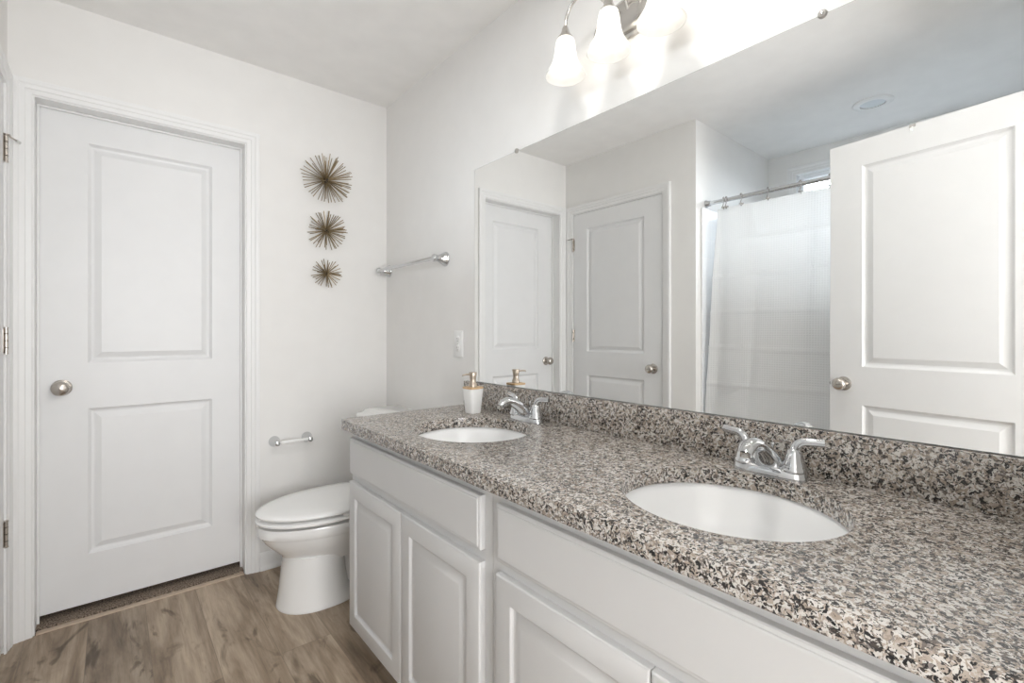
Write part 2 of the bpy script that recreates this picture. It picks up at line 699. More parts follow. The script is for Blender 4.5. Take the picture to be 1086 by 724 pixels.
def door_slab(w, h, parent, panels):
    """front face towards -y with moulded panels, thickness 35 mm"""
    bm = BM()
    th = 0.035
    zs = sorted({0.0, h, *[v for p in panels for v in (p[2], p[3])]})
    px0, px1 = panels[0][0], panels[0][1]
    xs = [0.0, px0, px1, w]
    for (y, sgn) in ((0.0, 1), (th, -1)):
        for i in range(3):
            for k in range(len(zs) - 1):
                is_panel = i == 1 and any(abs(zs[k] - p[2]) < 1e-6 for p in panels)
                if is_panel and sgn == 1:
                    rect_loops(bm, xs[i], xs[i + 1], zs[k], zs[k + 1], DPROF)
                else:
                    bm.faces.new([bm.verts.new(q) for q in ((xs[i], y, zs[k]), (xs[i + 1], y, zs[k]), (xs[i + 1], y, zs[k + 1]), (xs[i], y, zs[k + 1]))])
    for i in range(3):
        for z in (0, h):
            bm.faces.new([bm.verts.new(q) for q in ((xs[i], 0, z), (xs[i + 1], 0, z), (xs[i + 1], th, z), (xs[i], th, z))])
    for k in range(len(zs) - 1):
        for x in (0, w):
            bm.faces.new([bm.verts.new(q) for q in ((x, 0, zs[k]), (x, 0, zs[k + 1]), (x, th, zs[k + 1]), (x, th, zs[k]))])
    bmesh.ops.remove_doubles(bm, verts=bm.verts[:], dist=1e-5)
    return obj('door_slab', bm, M['door'], parent, 12)


def knob(x, z, parent):
    """rose, neck and egg-shaped knob pointing to -y"""
    bm = BM()
    lathe(bm, [(0.0001, 0.0), (0.032, 0.0), (0.033, 0.003), (0.031, 0.008), (0.024, 0.011), (0.0135, 0.013), (0.0115, 0.02), (0.0115, 0.026),
               (0.015, 0.030), (0.023, 0.035), (0.0275, 0.042), (0.029, 0.049), (0.028, 0.056), (0.0235, 0.063), (0.0145, 0.0675), (0.0001, 0.069)],
          (x, 0, z), '-Y', 32)
    k = obj('door_knob', bm, M['satin'], parent, 40, 'satin nickel door knob')
    bm = BM()
    box(bm, x - 0.004, x + 0.004, -0.0705, -0.0685, z - 0.0012, z + 0.0012, 0.0004, 1)
    obj('privacy_slot', bm, M['core'], k, 0)
    return k


def hinge(x, z, parent, arm=False):
    """barrel hinge at local x, knuckles and leaf plates proud of the face"""
    bm = BM()
    tube(bm, [(x, -0.007, z - 0.044), (x, -0.007, z + 0.044)], 0.0058, 14)
    for q in (-0.0465, 0.0465):
        tube(bm, [(x, -0.007, z + q - 0.0025), (x, -0.007, z + q + 0.0025)], 0.0068, 12)
    box(bm, x - 0.014, x - 0.002, -0.002, 0.0005, z - 0.044, z + 0.044)
    box(bm, x + 0.002, x + 0.012, -0.002, 0.0005, z - 0.044, z + 0.044)
    h = obj('hinge', bm, M['satin'], parent, 40, 'satin nickel hinge')
    bm = BM()
    for q in (-0.025, 0.0, 0.025):
        tube(bm, [(x, -0.007, z + q - 0.0012), (x, -0.007, z + q + 0.0012)], 0.0061, 12)
    obj('knuckle_gap', bm, M['core'], h, 40)
    if arm:
        bm = BM()
        lathe(bm, [(0.0001, 0), (0.0125, 0), (0.0125, 0.004), (0.0001, 0.004)], (x, -0.007, z + 0.049), 'Z', 18)
        tube(bm, [(x, -0.007, z + 0.051), (x + 0.020, -0.021, z + 0.047), (x + 0.033, -0.032, z + 0.044)], 0.0028, 10)
        st = obj('hinge_pin_stop', bm, M['satin'], parent, 40)
        bm = BM()
        tube(bm, [(x + 0.030, -0.030, z + 0.0445), (x + 0.041, -0.038, z + 0.0415)], [0.0042, 0.0050], 12)
        obj('stop_tip', bm, M['rubber'], st, 40)
    return h


UP, LOW = (1.922 - 0.91, 1.911), (0.209, 0.812)


def panels(w, up=None):
    return [(0.134, w - 0.134, 0.207, 0.812), (0.134, w - 0.134, 0.988, 1.912)]


# door 1: closed in the back wall, recessed behind its jamb
w1 = D1[1] - D1[0]
d = thing('door_1', 'white two panel door in the far wall beside the starbursts', 'door', (D1[0], 0.080, 0.036), 0, kind='structure')
door_slab(w1, 2.03, d, [(0.148, w1 - 0.121, 0.205, 0.813), (0.148, w1 - 0.121, 1.004, 1.920)])
knob(0.068, 0.905, d)
jb = jamb(-0.003, w1 + 0.003, d1z - 0.036, (-0.013, -0.0005), (-0.080, 0.035), d)
for v in jb.data.vertices:      # lining reaches the floor although the slab clears it
    if v.co.z < 0.001:
        v.co.z -= 0.035
casing('trim_1', d1x0 + 0.0 - 0.005, d1x1 + 0.005, d1z + 0.005, (0, 0, 0), 0, 'white moulded casing round the far closed door', lim0=0.0585, top=0.0555)
bm = BM(); box(bm, D1[0] - 0.02, D1[1] + 0.02, 0.026, 0.60, -0.05, 0.012, 0.004)
struct('trim_2', bm, M['carpet'], 'brown carpet edge showing under the far door', 'carpet', 30)
bm = BM(); box(bm, D1[0], D1[1], 0.0, 0.026, -0.05, 0.006, 0.003)
struct('trim_3', bm, M['strip'], 'tan threshold strip under the far door', 'threshold', 30)
bm = BM(); box(bm, D1[0] - 0.12, D1[1] + 0.12, 0.60, 0.64, -0.05, HC)  # unseen closet box, added to stop world light leaking under the door
box(bm, D1[0] - 0.12, D1[0] - 0.03, T, 0.60, -0.05, HC)
box(bm, D1[1] + 0.03, D1[1] + 0.12, T, 0.60, -0.05, HC)
struct('wall_closet', bm, M['wall'], 'unseen closet walls beyond the far door, added to keep light out', 'wall')

# door 2: closed in the left wall, flush, hinged at the corner
w2 = D2[1] - D2[0]
d = thing('door_2', 'closed white door in the left wall, seen in the mirror', 'door', (XL, D2[0], 0.032), PI / 2, kind='structure')
door_slab(w2, 2.03, d, panels(w2))
knob(0.062, 0.893, d)
for i, z in enumerate((1.80, 1.105, 0.405)):
    hinge(w2 + 0.002, z, d, arm=(i == 0))
jamb(-0.003, w2 + 0.003, z1 - 0.032, (0.0375, 0.05), (0.0, T - 0.001), d, 0.012)
casing('trim_4', y0 - 0.005, y1 + 0.005, z1 + 0.005, (XL, 0, 0), PI / 2, 'white casing round the left wall door', lim1=0.056)

# door 3: entry door, standing open against the alcove
w3 = 0.762
d = thing('door_3', 'white entry door standing open before the shower curtain', 'door', (-1.3215, -2.566, 0.020), math.atan2(0.9863, -0.165), kind='structure')
door_slab(w3, 2.03, d, panels(w3))
knob(w3 - 0.060, 0.905, d)
bm = BM(); box(bm, w3 - 0.001, w3 + 0.0012, 0.006, 0.029, 0.872, 0.928)
box(bm, w3, w3 + 0.009, 0.011, 0.024, 0.894, 0.908, 0.002)
obj('latch_plate', bm, M['satin'], d, 30)
for z in (1.80, 1.105, 0.405):
    hinge(0.0, z, d)
casing('trim_5', E0 - 0.0, E1 + 0.0, EZ, (0, YF - T, 0), 0, 'casing round the entry doorway, hallway side')

# over-door hook on the open door
hk = thing('door_hook', 'small clear hook over the top of the open door', 'hook', (-1.3215 + 0.4405 * -0.165, -2.566 + 0.4405 * 0.9863, 2.050), math.atan2(0.9863, -0.165))
bm = BM(); box(bm, -0.011, 0.011, -0.0025, 0.0375, 0.0, 0.002, 0.0006, 1); box(bm, -0.011, 0.011, -0.0025, -0.0005, -0.012, 0.002, 0.0006, 1)
obj('strap', bm, M['nickel'], hk, 30)
bm = BM()
tube(bm, [(0, -0.002, -0.010), (0, -0.004, -0.022), (0, -0.011, -0.031), (0, -0.020, -0.028), (0, -0.023, -0.020)], 0.0028, 10)
obj('hook_arm', bm, M['plastic'], hk, 40)


# baseboards
def baseboard(name, p0, p1, rz, label):
    L = (Vector(p1) - Vector(p0)).length
    bm = BM()
    prof = [(0, 0), (0.022, 0.0), (0.021, 0.010), (0.014, 0.018), (0.0125, 0.022), (0.0125, 0.062), (0.010, 0.068), (0.009, 0.076), (0.005, 0.082), (0.0, 0.083)]
    loft(bm, [[(x, -a, b) for a, b in prof] for x in (0, L)])
    o = obj(name, bm, M['trim'], None, 25)
    o.location, o.rotation_euler = (p0[0], p0[1], 0), (0, 0, rz)
    tag(o, label, 'baseboard', kind='structure')


baseboard('baseboard_back', (d1x1 + 0.063, 0, 0), (-0.001, 0, 0), 0, 'white baseboard behind the toilet')
baseboard('baseboard_left', (XL, YJ, 0), (XL, y0 - 0.064, 0), PI / 2, 'white baseboard on the left wall')
baseboard('baseboard_right', (0, -0.024, 0), (0, -0.83, 0), -PI / 2, 'white baseboard behind the toilet tank')

# window in the alcove
w = thing('window_1', 'small bright window high above the shower curtain', 'window', (XA, 0, 0), 0, kind='structure')
bm = BM()
a = 0.036
for (ya, yb, za, zb) in ((WY0, WY0 + a, WZ0, WZ1), (WY1 - a, WY1, WZ0, WZ1), (WY0 + a, WY1 - a, WZ0, WZ0 + a), (WY0 + a, WY1 - a, WZ1 - a, WZ1)):
    box(bm, -0.09, -0.03, ya, yb, za, zb, 0.003)
obj('window_frame', bm, M['vinylw'], w, 30)
bm = BM(); box(bm, -0.062, -0.058, WY0 + a, WY1 - a, WZ0 + a, WZ1 - a)
obj('pane', bm, M['glass'], w, 0)
bm = BM()
for (ya, yb, za, zb) in ((WY0 - 0.0, WY0 + 0.003, WZ0, WZ1), (WY1 - 0.003, WY1, WZ0, WZ1), (WY0, WY1, WZ0, WZ0 + 0.003), (WY0, WY1, WZ1 - 0.003, WZ1)):
    box(bm, -0.03, 0.0, ya, yb, za, zb)
obj('window_sill', bm, M['vinylw'], w, 0)
casing('trim_6', -WY1, -WY0, WZ1, (XA, 0, 0), -PI / 2, 'white casing round the alcove window', bottom=WZ0, closed=True)
o = bpy.data.objects['trim_6']
o.rotation_euler = (0, 0, PI / 2)
for v in o.data.vertices:
    v.co.x = -v.co.x
o.data.flip_normals()

# ------------------------------------------------------------------ vanity cabinets
XF = -0.531        # face frame front
XD = -0.5499       # door fronts
CT = 0.8461
CB = CT - 0.0355


def raised(bm, w, h, prof, th=0.0185):
    """slab in local x (0..w), z (0..h), front at y=-th; prof of (inset, depth back from the front)"""
    loops = []
    for a, dpt in [(0, th)] + prof:
        y = -(th - dpt)
        loops.append([bm.verts.new(p) for p in ((a, y, a), (w - a, y, a), (w - a, y, h - a), (a, y, h - a))])
    for p, q in zip(loops, loops[1:]):
        for i in range(4):
            j = (i + 1) % 4
            bm.faces.new((p[i], p[j], q[j], q[i]))
    bm.faces.new(loops[0][::-1])
    bm.faces.new(loops[-1])


DOORP = [(0.0, 0.0045), (0.0022, 0.0016), (0.0062, 0.0), (0.052, 0.0), (0.054, 0.0014), (0.0575, 0.0075), (0.062, 0.0095), (0.066, 0.0090),
         (0.084, 0.0012), (0.089, 0.0002)]
DRAWP = [(0.0, 0.0055), (0.0022, 0.0036), (0.0075, 0.0028), (0.0085, 0.0010), (0.011, 0.0), (0.012, 0.0)]


def cabinet(y_far, y_near, doors, drawer, label):
    """doors: list of (y_far, y_near); the local frame is the room frame"""
    c = thing('vanity_cabinet', label, 'cabinet', (0, 0, 0), group=None)
    bm = BM()
    t = 0.016
    ya, yb = y_near, y_far
    box(bm, XF + 0.019, -0.002, ya, ya + t, 0.09, CB)
    box(bm, XF + 0.019, -0.002, yb - t, yb, 0.09, CB)
    box(bm, -0.46, -0.002, ya, ya + t, 0.0, 0.09)
    box(bm, -0.46, -0.002, yb - t, yb, 0.0, 0.09)
    box(bm, XF + 0.019, -0.002, ya + t, yb - t, 0.09, 0.09 + t)
    box(bm, -0.014, -0.002, ya + t, yb - t, 0.09 + t, CB)
    obj('carcass', bm, M['cabin'], c, 0)
    bm = BM(); box(bm, -0.476, -0.46, ya, yb, 0.0, 0.09)
    obj('toe_kick', bm, M['cab'], c, 0)
    bm = BM()
    x0, x1 = XF, XF + 0.019
    sy = 0.040
    box(bm, x0, x1, ya, ya + sy, 0.09, CB)
    box(bm, x0, x1, yb - sy, yb, 0.09, CB)
    box(bm, x0, x1, ya + sy, yb - sy, 0.09, 0.128)
    box(bm, x0, x1, ya + sy, yb - sy, 0.600, 0.668)
    box(bm, x0, x1, ya + sy, yb - sy, 0.762, CB)
    obj('face_frame', bm, M['cab'], c, 0)
    for (a, b) in doors:
        bm = BM(); raised(bm, a - b, 0.6203 - 0.0929, DOORP, XF - XD)
        o = obj('cabinet_door', bm, M['cab'], c, 25)
        o.location = (XF - 0.0003, a, 0.0929)
        o.rotation_euler = (0, 0, -PI / 2)
    a, b = drawer
    bm = BM(); raised(bm, a - b, 0.7793 - 0.6487, DRAWP, XF - XD)
    o = obj('drawer_front', bm, M['cab'], c, 25)
    o.location = (XF - 0.0003, a, 0.6487)
    o.rotation_euler = (0, 0, -PI / 2)
    return c


cabinet(-0.838, -1.692, [(-0.8513, -1.2585), (-1.2612, -1.6623)], (-0.8513, -1.6623), 'white vanity cabinet next to the toilet, with two doors')
cabinet(-1.694, -2.575, [(-1.7241, -2.1285), (-2.1312, -2.5360)], (-1.7241, -2.5360), 'white vanity cabinet nearest the camera, under the near sink')

# ------------------------------------------------------------------ granite countertop with two oval holes
SINKS = [(-0.2955, -1.2790), (-0.2940, -2.1330)]
HA, HB = 0.190, 0.206
ct = thing('countertop', 'speckled grey brown granite countertop with two oval sink cutouts', 'countertop', (0, 0, 0))
bm = BM()
NX = 72
x0, x1, y0c, y1c = -0.5699, -0.0005, YF + 0.002, -0.8198
rc = 0.014
outer = [(x1, y0c), (x1, y1c)] + [(x0 + rc - rc * math.sin(t), y1c - rc + rc * math.cos(t)) for t in [PI / 2 * k / 6 for k in range(7)]] + [(x0, y0c)]
loops = []


def ring_edges(pts, z):
    vs = [bm.verts.new((p[0], p[1], z)) for p in pts]
    es = [bm.edges.new((vs[i], vs[(i + 1) % len(vs)])) for i in range(len(vs))]
    return vs, es


allE = []
for pts in [outer] + [[(cx + HA * math.cos(2 * PI * k / NX), cy + HB * math.sin(2 * PI * k / NX)) for k in range(NX)] for cx, cy in SINKS]:
    vs, es = ring_edges(pts, CT)
    allE += es
bmesh.ops.triangle_fill(bm, edges=allE, use_beauty=True, use_dissolve=False, normal=(0, 0, 1))
for f in bm.faces:
    if f.normal.z < 0:
        f.normal_flip()
top_edges = [e for e in bm.edges if len(e.link_faces) == 1]
ret = bmesh.ops.extrude_edge_only(bm, edges=top_edges)
nv = [v for v in ret['geom'] if isinstance(v, bmesh.types.BMVert)]
for v in nv:
    v.co.z = CB
bot = [e for e in bm.edges if len(e.link_faces) == 1]
bmesh.ops.triangle_fill(bm, edges=bot, use_beauty=True, use_dissolve=False, normal=(0, 0, -1))
bmesh.ops.recalc_face_normals(bm, faces=bm.faces[:])
sel = [e for e in bm.edges if len(e.link_faces) == 2 and abs(e.verts[0].co.z - CT) < 1e-6 and abs(e.verts[1].co.z - CT) < 1e-6
       and e.calc_face_angle(0) > 1.0 and e.verts[0].co.x < -0.01 and e.verts[1].co.x < -0.01]
bmesh.ops.bevel(bm, geom=sel, offset=0.0035, segments=3, profile=0.5, affect='EDGES', clamp_overlap=True)
obj('slab', bm, M['granite'], ct, 50)
bm = BM(); box(bm, -0.0205, -0.0005, y0c, -0.8215, CT + 0.0002, 0.9505, 0.0015, 2)
tag(obj('backsplash', bm, M['granite'], None, 40), 'long strip of dark speckled granite standing against the wall under the mirror', 'backsplash')

# ------------------------------------------------------------------ mirror
MY0, MY1, MZ0, MZ1 = YF + 0.004, -0.8841, 0.9525, 1.8768
mr = thing('wall_mirror', 'large frameless wall mirror above the granite backsplash', 'mirror', (0, MY1, MZ0))
bm = BM(); box(bm, -0.0052, -0.0005, MY0 - MY1, 0, 0, MZ1 - MZ0)
obj('glass_edge', bm, M['edge'], mr, 0)
bm = BM()
q = 0.0006
bm.faces.new([bm.verts.new(p) for p in ((-0.0054, MY0 - MY1 + q, q), (-0.0054, -q, q), (-0.0054, -q, MZ1 - MZ0 - q), (-0.0054, MY0 - MY1 + q, MZ1 - MZ0 - q))])
obj('silvered_face', bm, M['mirror'], mr, 0)
for y in (-1.166, -2.212):
    bm = BM()
    lathe(bm, [(0.0001, 0.0005), (0.0095, 0.0005), (0.0095, 0.0075), (0.0075, 0.010), (0.0001, 0.0105)], (0, y - MY1, MZ1 - MZ0 + 0.001), '-X', 24)
    k = obj('mirror_clip', bm, M['clip'], mr, 40, 'small round grey mirror clip')
    bm = BM(); lathe(bm, [(0.0001, 0.0), (0.0035, 0.0), (0.003, 0.0015), (0.0001, 0.002)], (-0.0105, y - MY1, MZ1 - MZ0 + 0.001), '-X', 14)
    obj('clip_screw', bm, M['nickel'], k, 40)


# ------------------------------------------------------------------ sinks
def sink(loc, label):
    s = thing('sink', label, 'sink', (loc[0], loc[1], CB - 0.001))
    N = 56
    prof = [(1.10, 0.0), (1.035, 0.0), (1.02, -0.004), (0.985, -0.022), (0.94, -0.050), (0.86, -0.085), (0.72, -0.115), (0.52, -0.134), (0.30, -0.143), (0.115, -0.146)]
    inner = [[(HA * f * math.cos(2 * PI * k / N), HB * f * math.sin(2 * PI * k / N), z) for k in range(N)] for f, z in prof]
    outer = [[(x * 1.02, y * 1.02, z - 0.010) for x, y, z in r] for r in inner[1:]]
    bm = BM()
    loft(bm, outer[::-1] + [[(x, y, -0.010) for x, y, z in inner[0]]] + inner, False, False)
    b = obj('basin', bm, M['sinkm'], s, 45)
    bm = BM()
    lathe(bm, [(0.0001, -0.1465), (0.006, -0.1465), (0.014, -0.149), (0.017, -0.146), (0.0215, -0.1448), (0.023, -0.1462), (0.022, -0.150)], (0, 0, 0), 'Z', 28)
    dr = obj('drain', bm, M['chrome'], s, 40, 'chrome drain')
    bm = BM(); lathe(bm, [(0.0001, -0.139), (0.010, -0.140), (0.0125, -0.1425), (0.010, -0.146), (0.004, -0.150)], (0, 0, 0), 'Z', 24)
    obj('stopper', bm, M['chrome'], dr, 40)
    return s


sink(SINKS[0], 'white oval undermount sink beside the soap dispenser')
sink(SINKS[1], 'white oval undermount sink nearest the camera')


# ------------------------------------------------------------------ faucets (spout towards -x, handles along y)
def faucet(loc, label):
    f = thing('faucet', label, 'faucet', loc)
    bm = BM()
    N = 40

    def stad(hx, hy, z):
        r = []
        for k in range(N):
            t = 2 * PI * k / N
            c, s_ = math.cos(t), math.sin(t)
            r.append((hx * abs(c) ** 0.75 * (1 if c >= 0 else -1), hy * abs(s_) ** 0.75 * (1 if s_ >= 0 else -1), z))
        return r
    loft(bm, [stad(0.0290, 0.0800, 0), stad(0.0290, 0.0800, 0.003), stad(0.0275, 0.0785, 0.010), stad(0.0255, 0.0765, 0.017), stad(0.022, 0.0735, 0.0205), stad(0.018, 0.07, 0.0215)])
    obj('base_plate', bm, M['chrome'], f, 40)
    # spout: broad at the base, arching to -x
    bm = BM()
    ctr = arc((0.008, 0, 0.0135), (-0.020, 0, 0.052), (-0.058, 0, 0.071), 8) + arc((-0.058, 0, 0.071), (-0.094, 0, 0.092), (-0.122, 0, 0.064), 7)[1:]
    n = len(ctr)
    rings = []
    for i, p in enumerate(ctr):
        u = i / (n - 1)
        dv = (ctr[min(i + 1, n - 1)] - ctr[max(i - 1, 0)]).normalized()
        nv_ = Vector((-dv.z, 0, dv.x))
        wy = 0.036 * (1 - u) ** 1.5 + 0.0150 * (1 - (1 - u) ** 1.5)
        hh = 0.022 * (1 - u) + 0.0105 * u
        rings.append([p + nv_ * hh * math.sin(t) + Vector((0, wy * math.cos(t), 0)) for t in [2 * PI * k / 24 for k in range(24)]])
    loft(bm, rings)
    sp = obj('spout', bm, M['chrome'], f, 50)
    bm = BM()
    p = ctr[-1]
    lathe(bm, [(0.0001, -0.006), (0.0095, -0.006), (0.0105, -0.003), (0.0105, 0.006)], (p.x, p.y, p.z), 'Z', 20)
    obj('aerator', bm, M['nickel'], sp, 40)
    for s_ in (1, -1):
        bm = BM()
        c = (0, 0.0520 * s_, 0)
        lathe(bm, [(0.0265, 0.018), (0.0265, 0.024), (0.0245, 0.027), (0.0235, 0.030), (0.0235, 0.0305), (0.0225, 0.032), (0.0195, 0.044), (0.0165, 0.056), (0.0135, 0.063), (0.0105, 0.066), (0.0001, 0.0665)], c, 'Z', 28, cap0=True)
        h = obj('handle', bm, M['chrome'], f, 40)
        bm = BM()
        pts = arc((0, 0.052 * s_, 0.054), (0, 0.054 * s_, 0.083), (0.002, 0.077 * s_, 0.085), 8) + [Vector((0.005, 0.092 * s_, 0.0855)), Vector((0.009, 0.1085 * s_, 0.0865))]
        rr = [0.0125, 0.0122, 0.0116, 0.011, 0.0104, 0.0098, 0.0094, 0.009, 0.0087, 0.0088, 0.0092]
        tube(bm, pts, rr, 16, True, 0.72)
        obj('lever', bm, M['chrome'], h, 50)
    bm = BM()
    tube(bm, [(0.021, 0, 0.020), (0.021, 0, 0.062)], 0.0022, 10)
    lathe(bm, [(0.0001, 0.060), (0.004, 0.061), (0.0052, 0.065), (0.004, 0.069), (0.0001, 0.070)], (0.021, 0, 0), 'Z', 14)
    obj('lift_rod', bm, M['chrome'], f, 40)
    return f


fa = faucet((-0.068, SINKS[0][1] - 0.012, CT), 'chrome two handle faucet next to the soap dispenser')
dup(fa, (-0.068, -2.1245, CT), 0, 'chrome two handle faucet at the sink nearest the camera')

# ------------------------------------------------------------------ soap dispenser
sd = thing('soap_dispenser', 'white soap dispenser with bamboo lid beside the far sink', 'soap dispenser', (-0.118, -1.030, CT), math.radians(4))


def sq(h, z, e=0.42):
    r = []
    for k in range(40):
        t = 2 * PI * k / 40
        c, s_ = math.cos(t), math.sin(t)
        r.append((h * abs(c) ** e * (1 if c >= 0 else -1), h * abs(s_) ** e * (1 if s_ >= 0 else -1), z))
    return r


bm = BM()
loft(bm, [sq(0.0225, 0.0), sq(0.0245, 0.0015), sq(0.0255, 0.006), sq(0.0335, 0.094), sq(0.0335, 0.0965), sq(0.032, 0.097)])
obj('bottle', bm, M['soap'], sd, 40)
bm = BM()
loft(bm, [sq(0.0330, 0.0972), sq(0.0338, 0.098), sq(0.0338, 0.103), sq(0.0328, 0.104)])
obj('bamboo_lid', bm, M['bamboo'], sd, 40, 'bamboo lid')
bm = BM()
lathe(bm, [(0.0001, 0.104), (0.0165, 0.104), (0.0165, 0.114), (0.0150, 0.117), (0.0125, 0.122), (0.0115, 0.128), (0.0125, 0.140), (0.0160, 0.160), (0.0150, 0.162), (0.0001, 0.1625)], (0, 0, 0), 'Z', 26)
pm = obj('pump', bm, M['pump'], sd, 40, 'bronze pump head')
bm = BM()
tube(bm, [(-0.008, 0, 0.1545), (-0.036, 0, 0.1545), (-0.050, 0, 0.1535), (-0.053, 0, 0.150)], [0.0036, 0.0036, 0.0034, 0.003], 12)
obj('nozzle', bm, M['pump'], pm, 40)

# ------------------------------------------------------------------ toilet (faces -x)
TY = -0.405
tl = thing('toilet', 'white elongated toilet with its lid down, beside the vanity', 'toilet', (-0.010, TY, 0))
N = 48


def egg(xf, xb, hw, z, yo=0.0, p=2.0, pf=2.0):
    """plan outline: front tip at xf, back at xb, widest about 58 per cent back"""
    xm = xf + (xb - xf) * 0.56
    r = []
    for k in range(N):
        t = 2 * PI * k / N
        c, s_ = math.cos(t), math.sin(t)
        e = 2.0 / (pf if c < 0 else p)
        cx = abs(c) ** e * (1 if c >= 0 else -1)
        sx = abs(s_) ** (2.0 / 2.0) * (1 if s_ >= 0 else -1)
        r.append((xm + ((xb - xm) if c >= 0 else (xm - xf)) * cx, yo + hw * sx, z))
    return r


bm = BM()
loft(bm, [
    egg(-0.676, -0.345, 0.136, 0.0, p=2.8, pf=2.4), egg(-0.678, -0.345, 0.138, 0.004, p=2.8, pf=2.4), egg(-0.676, -0.350, 0.136, 0.012, p=2.8, pf=2.4),
    egg(-0.668, -0.385, 0.129, 0.06, p=2.6, pf=2.4), egg(-0.661, -0.395, 0.125, 0.12, p=2.6, pf=2.4), egg(-0.655, -0.40, 0.123, 0.17, p=2.6, pf=2.4), egg(-0.651, -0.39, 0.124, 0.222, p=2.6, pf=2.4)])
obj('pedestal', bm, M['porc'], tl, 50)
bm = BM()
loft(bm, [egg(-0.50, -0.175, 0.118, 0.0, p=4), egg(-0.50, -0.175, 0.120, 0.018, p=4), egg(-0.49, -0.18, 0.108, 0.034, p=4), egg(-0.48, -0.185, 0.074, 0.045, p=3.5),
          egg(-0.48, -0.185, 0.068, 0.12, p=3.5), egg(-0.49, -0.18, 0.074, 0.20, p=3.5), egg(-0.50, -0.16, 0.10, 0.27, p=3.5), egg(-0.50, -0.14, 0.13, 0.345, p=3.5)])
obj('trapway', bm, M['porc'], tl, 50)
bm = BM()
loft(bm, [
    egg(-0.640, -0.31, 0.112, 0.190, p=2.6), egg(-0.652, -0.28, 0.124, 0.213, p=2.6), egg(-0.672, -0.24, 0.140, 0.236, p=2.6), egg(-0.700, -0.20, 0.158, 0.262, p=2.8), egg(-0.723, -0.17, 0.172, 0.288, p=2.8), egg(-0.738, -0.15, 0.181, 0.312, p=2.8),
    egg(-0.742, -0.135, 0.184, 0.318, p=2.8), egg(-0.7475, -0.125, 0.188, 0.322, p=2.8), egg(-0.750, -0.125, 0.189, 0.355, p=2.8), egg(-0.746, -0.125, 0.187, 0.361, p=2.8), egg(-0.715, -0.13, 0.160, 0.3625, p=2.8)])
obj('bowl', bm, M['porc'], tl, 45)
bm = BM()
loft(bm, [egg(-0.715, -0.235, 0.160, 0.374, p=4), egg(-0.752, -0.235, 0.187, 0.3745, p=4), egg(-0.757, -0.235, 0.192, 0.378, p=4), egg(-0.758, -0.235, 0.193, 0.385, p=4), egg(-0.752, -0.235, 0.188, 0.390, p=4), egg(-0.715, -0.235, 0.160, 0.391, p=4)])
obj('seat_ring', bm, M['seatm'], tl, 45)
bm = BM()
loft(bm, [egg(-0.715, -0.23, 0.160, 0.4025, p=4), egg(-0.752, -0.225, 0.188, 0.403, p=4), egg(-0.755, -0.223, 0.191, 0.405, p=4), egg(-0.756, -0.223, 0.192, 0.411, p=4), egg(-0.750, -0.226, 0.188, 0.417, p=4),
          egg(-0.728, -0.235, 0.173, 0.4225, p=4), egg(-0.66, -0.26, 0.13, 0.4275, p=3.5), egg(-0.58, -0.32, 0.06, 0.4295, p=3)])
obj('lid', bm, M['seatm'], tl, 50)
for s_ in (-1, 1):
    bm = BM()
    tube(bm, [(-0.215, s_ * 0.055, 0.404), (-0.215, s_ * 0.095, 0.404)], 0.0125, 14)
    box(bm, -0.232, -0.200, s_ * 0.075 - 0.016, s_ * 0.075 + 0.016, 0.364, 0.397, 0.003)
    obj('hinge_block', bm, M['seatm'], tl, 40)
for px, py in ((-0.735, 0.0), (-0.45, -0.176), (-0.45, 0.176)):
    bm = BM()
    box(bm, px - 0.012, px + 0.012, py - 0.009, py + 0.009, 0.390, 0.4030, 0.001, 1)
    obj('bumper', bm, M['plastic'], tl, 0)
for s_ in (1, -1):
    bm = BM()
    lathe(bm, [(0.014, 0.0), (0.014, 0.012), (0.011, 0.020), (0.0001, 0.023)], (-0.30, s_ * 0.142, 0.003), 'Z', 18)
    obj('bolt_cap', bm, M['plastic'], tl, 40)


def rr(x0, x1, hy, z, r=0.04):
    pts = []
    for cx, cy, a0 in ((x1 - r, hy - r, 0), (x0 + r, hy - r, PI / 2), (x0 + r, -hy + r, PI), (x1 - r, -hy + r, 3 * PI / 2)):
        for k in range(8):
            t = a0 + PI / 2 * k / 7
            pts.append((cx + r * math.cos(t), cy + r * math.sin(t), z))
    return pts


bm = BM()
loft(bm, [rr(-0.195, -0.012, 0.20, 0.364, 0.035), rr(-0.205, -0.010, 0.212, 0.40, 0.035), rr(-0.215, -0.008, 0.232, 0.70, 0.035), rr(-0.215, -0.008, 0.232, 0.719, 0.035)])
obj('tank', bm, M['porc'], tl, 45)
bm = BM()
loft(bm, [rr(-0.232, -0.003, 0.248, 0.7195, 0.03), rr(-0.240, 0.0, 0.256, 0.723, 0.032), rr(-0.242, 0.001, 0.258, 0.731, 0.033), rr(-0.240, 0.0, 0.256, 0.745, 0.033), rr(-0.234, -0.006, 0.250, 0.750, 0.032),
          rr(-0.220, -0.020, 0.234, 0.752, 0.03), rr(-0.214, -0.024, 0.228, 0.757, 0.03), rr(-0.210, -0.026, 0.224, 0.765, 0.03), rr(-0.202, -0.032, 0.216, 0.770, 0.03)])
obj('tank_lid', bm, M['porc'], tl, 45)
bm = BM()
lathe(bm, [(0.0001, 0.0), (0.014, 0.0), (0.014, 0.006), (0.009, 0.010), (0.0001, 0.012)], (-0.2145, -0.165, 0.645), '-X', 20)
tube(bm, [(-0.224, -0.165, 0.645), (-0.232, -0.155, 0.643), (-0.233, -0.105, 0.637), (-0.233, -0.088, 0.635)], [0.005, 0.0055, 0.006, 0.007], 12)
obj('flush_lever', bm, M['chrome'], tl, 40, 'chrome flush lever')


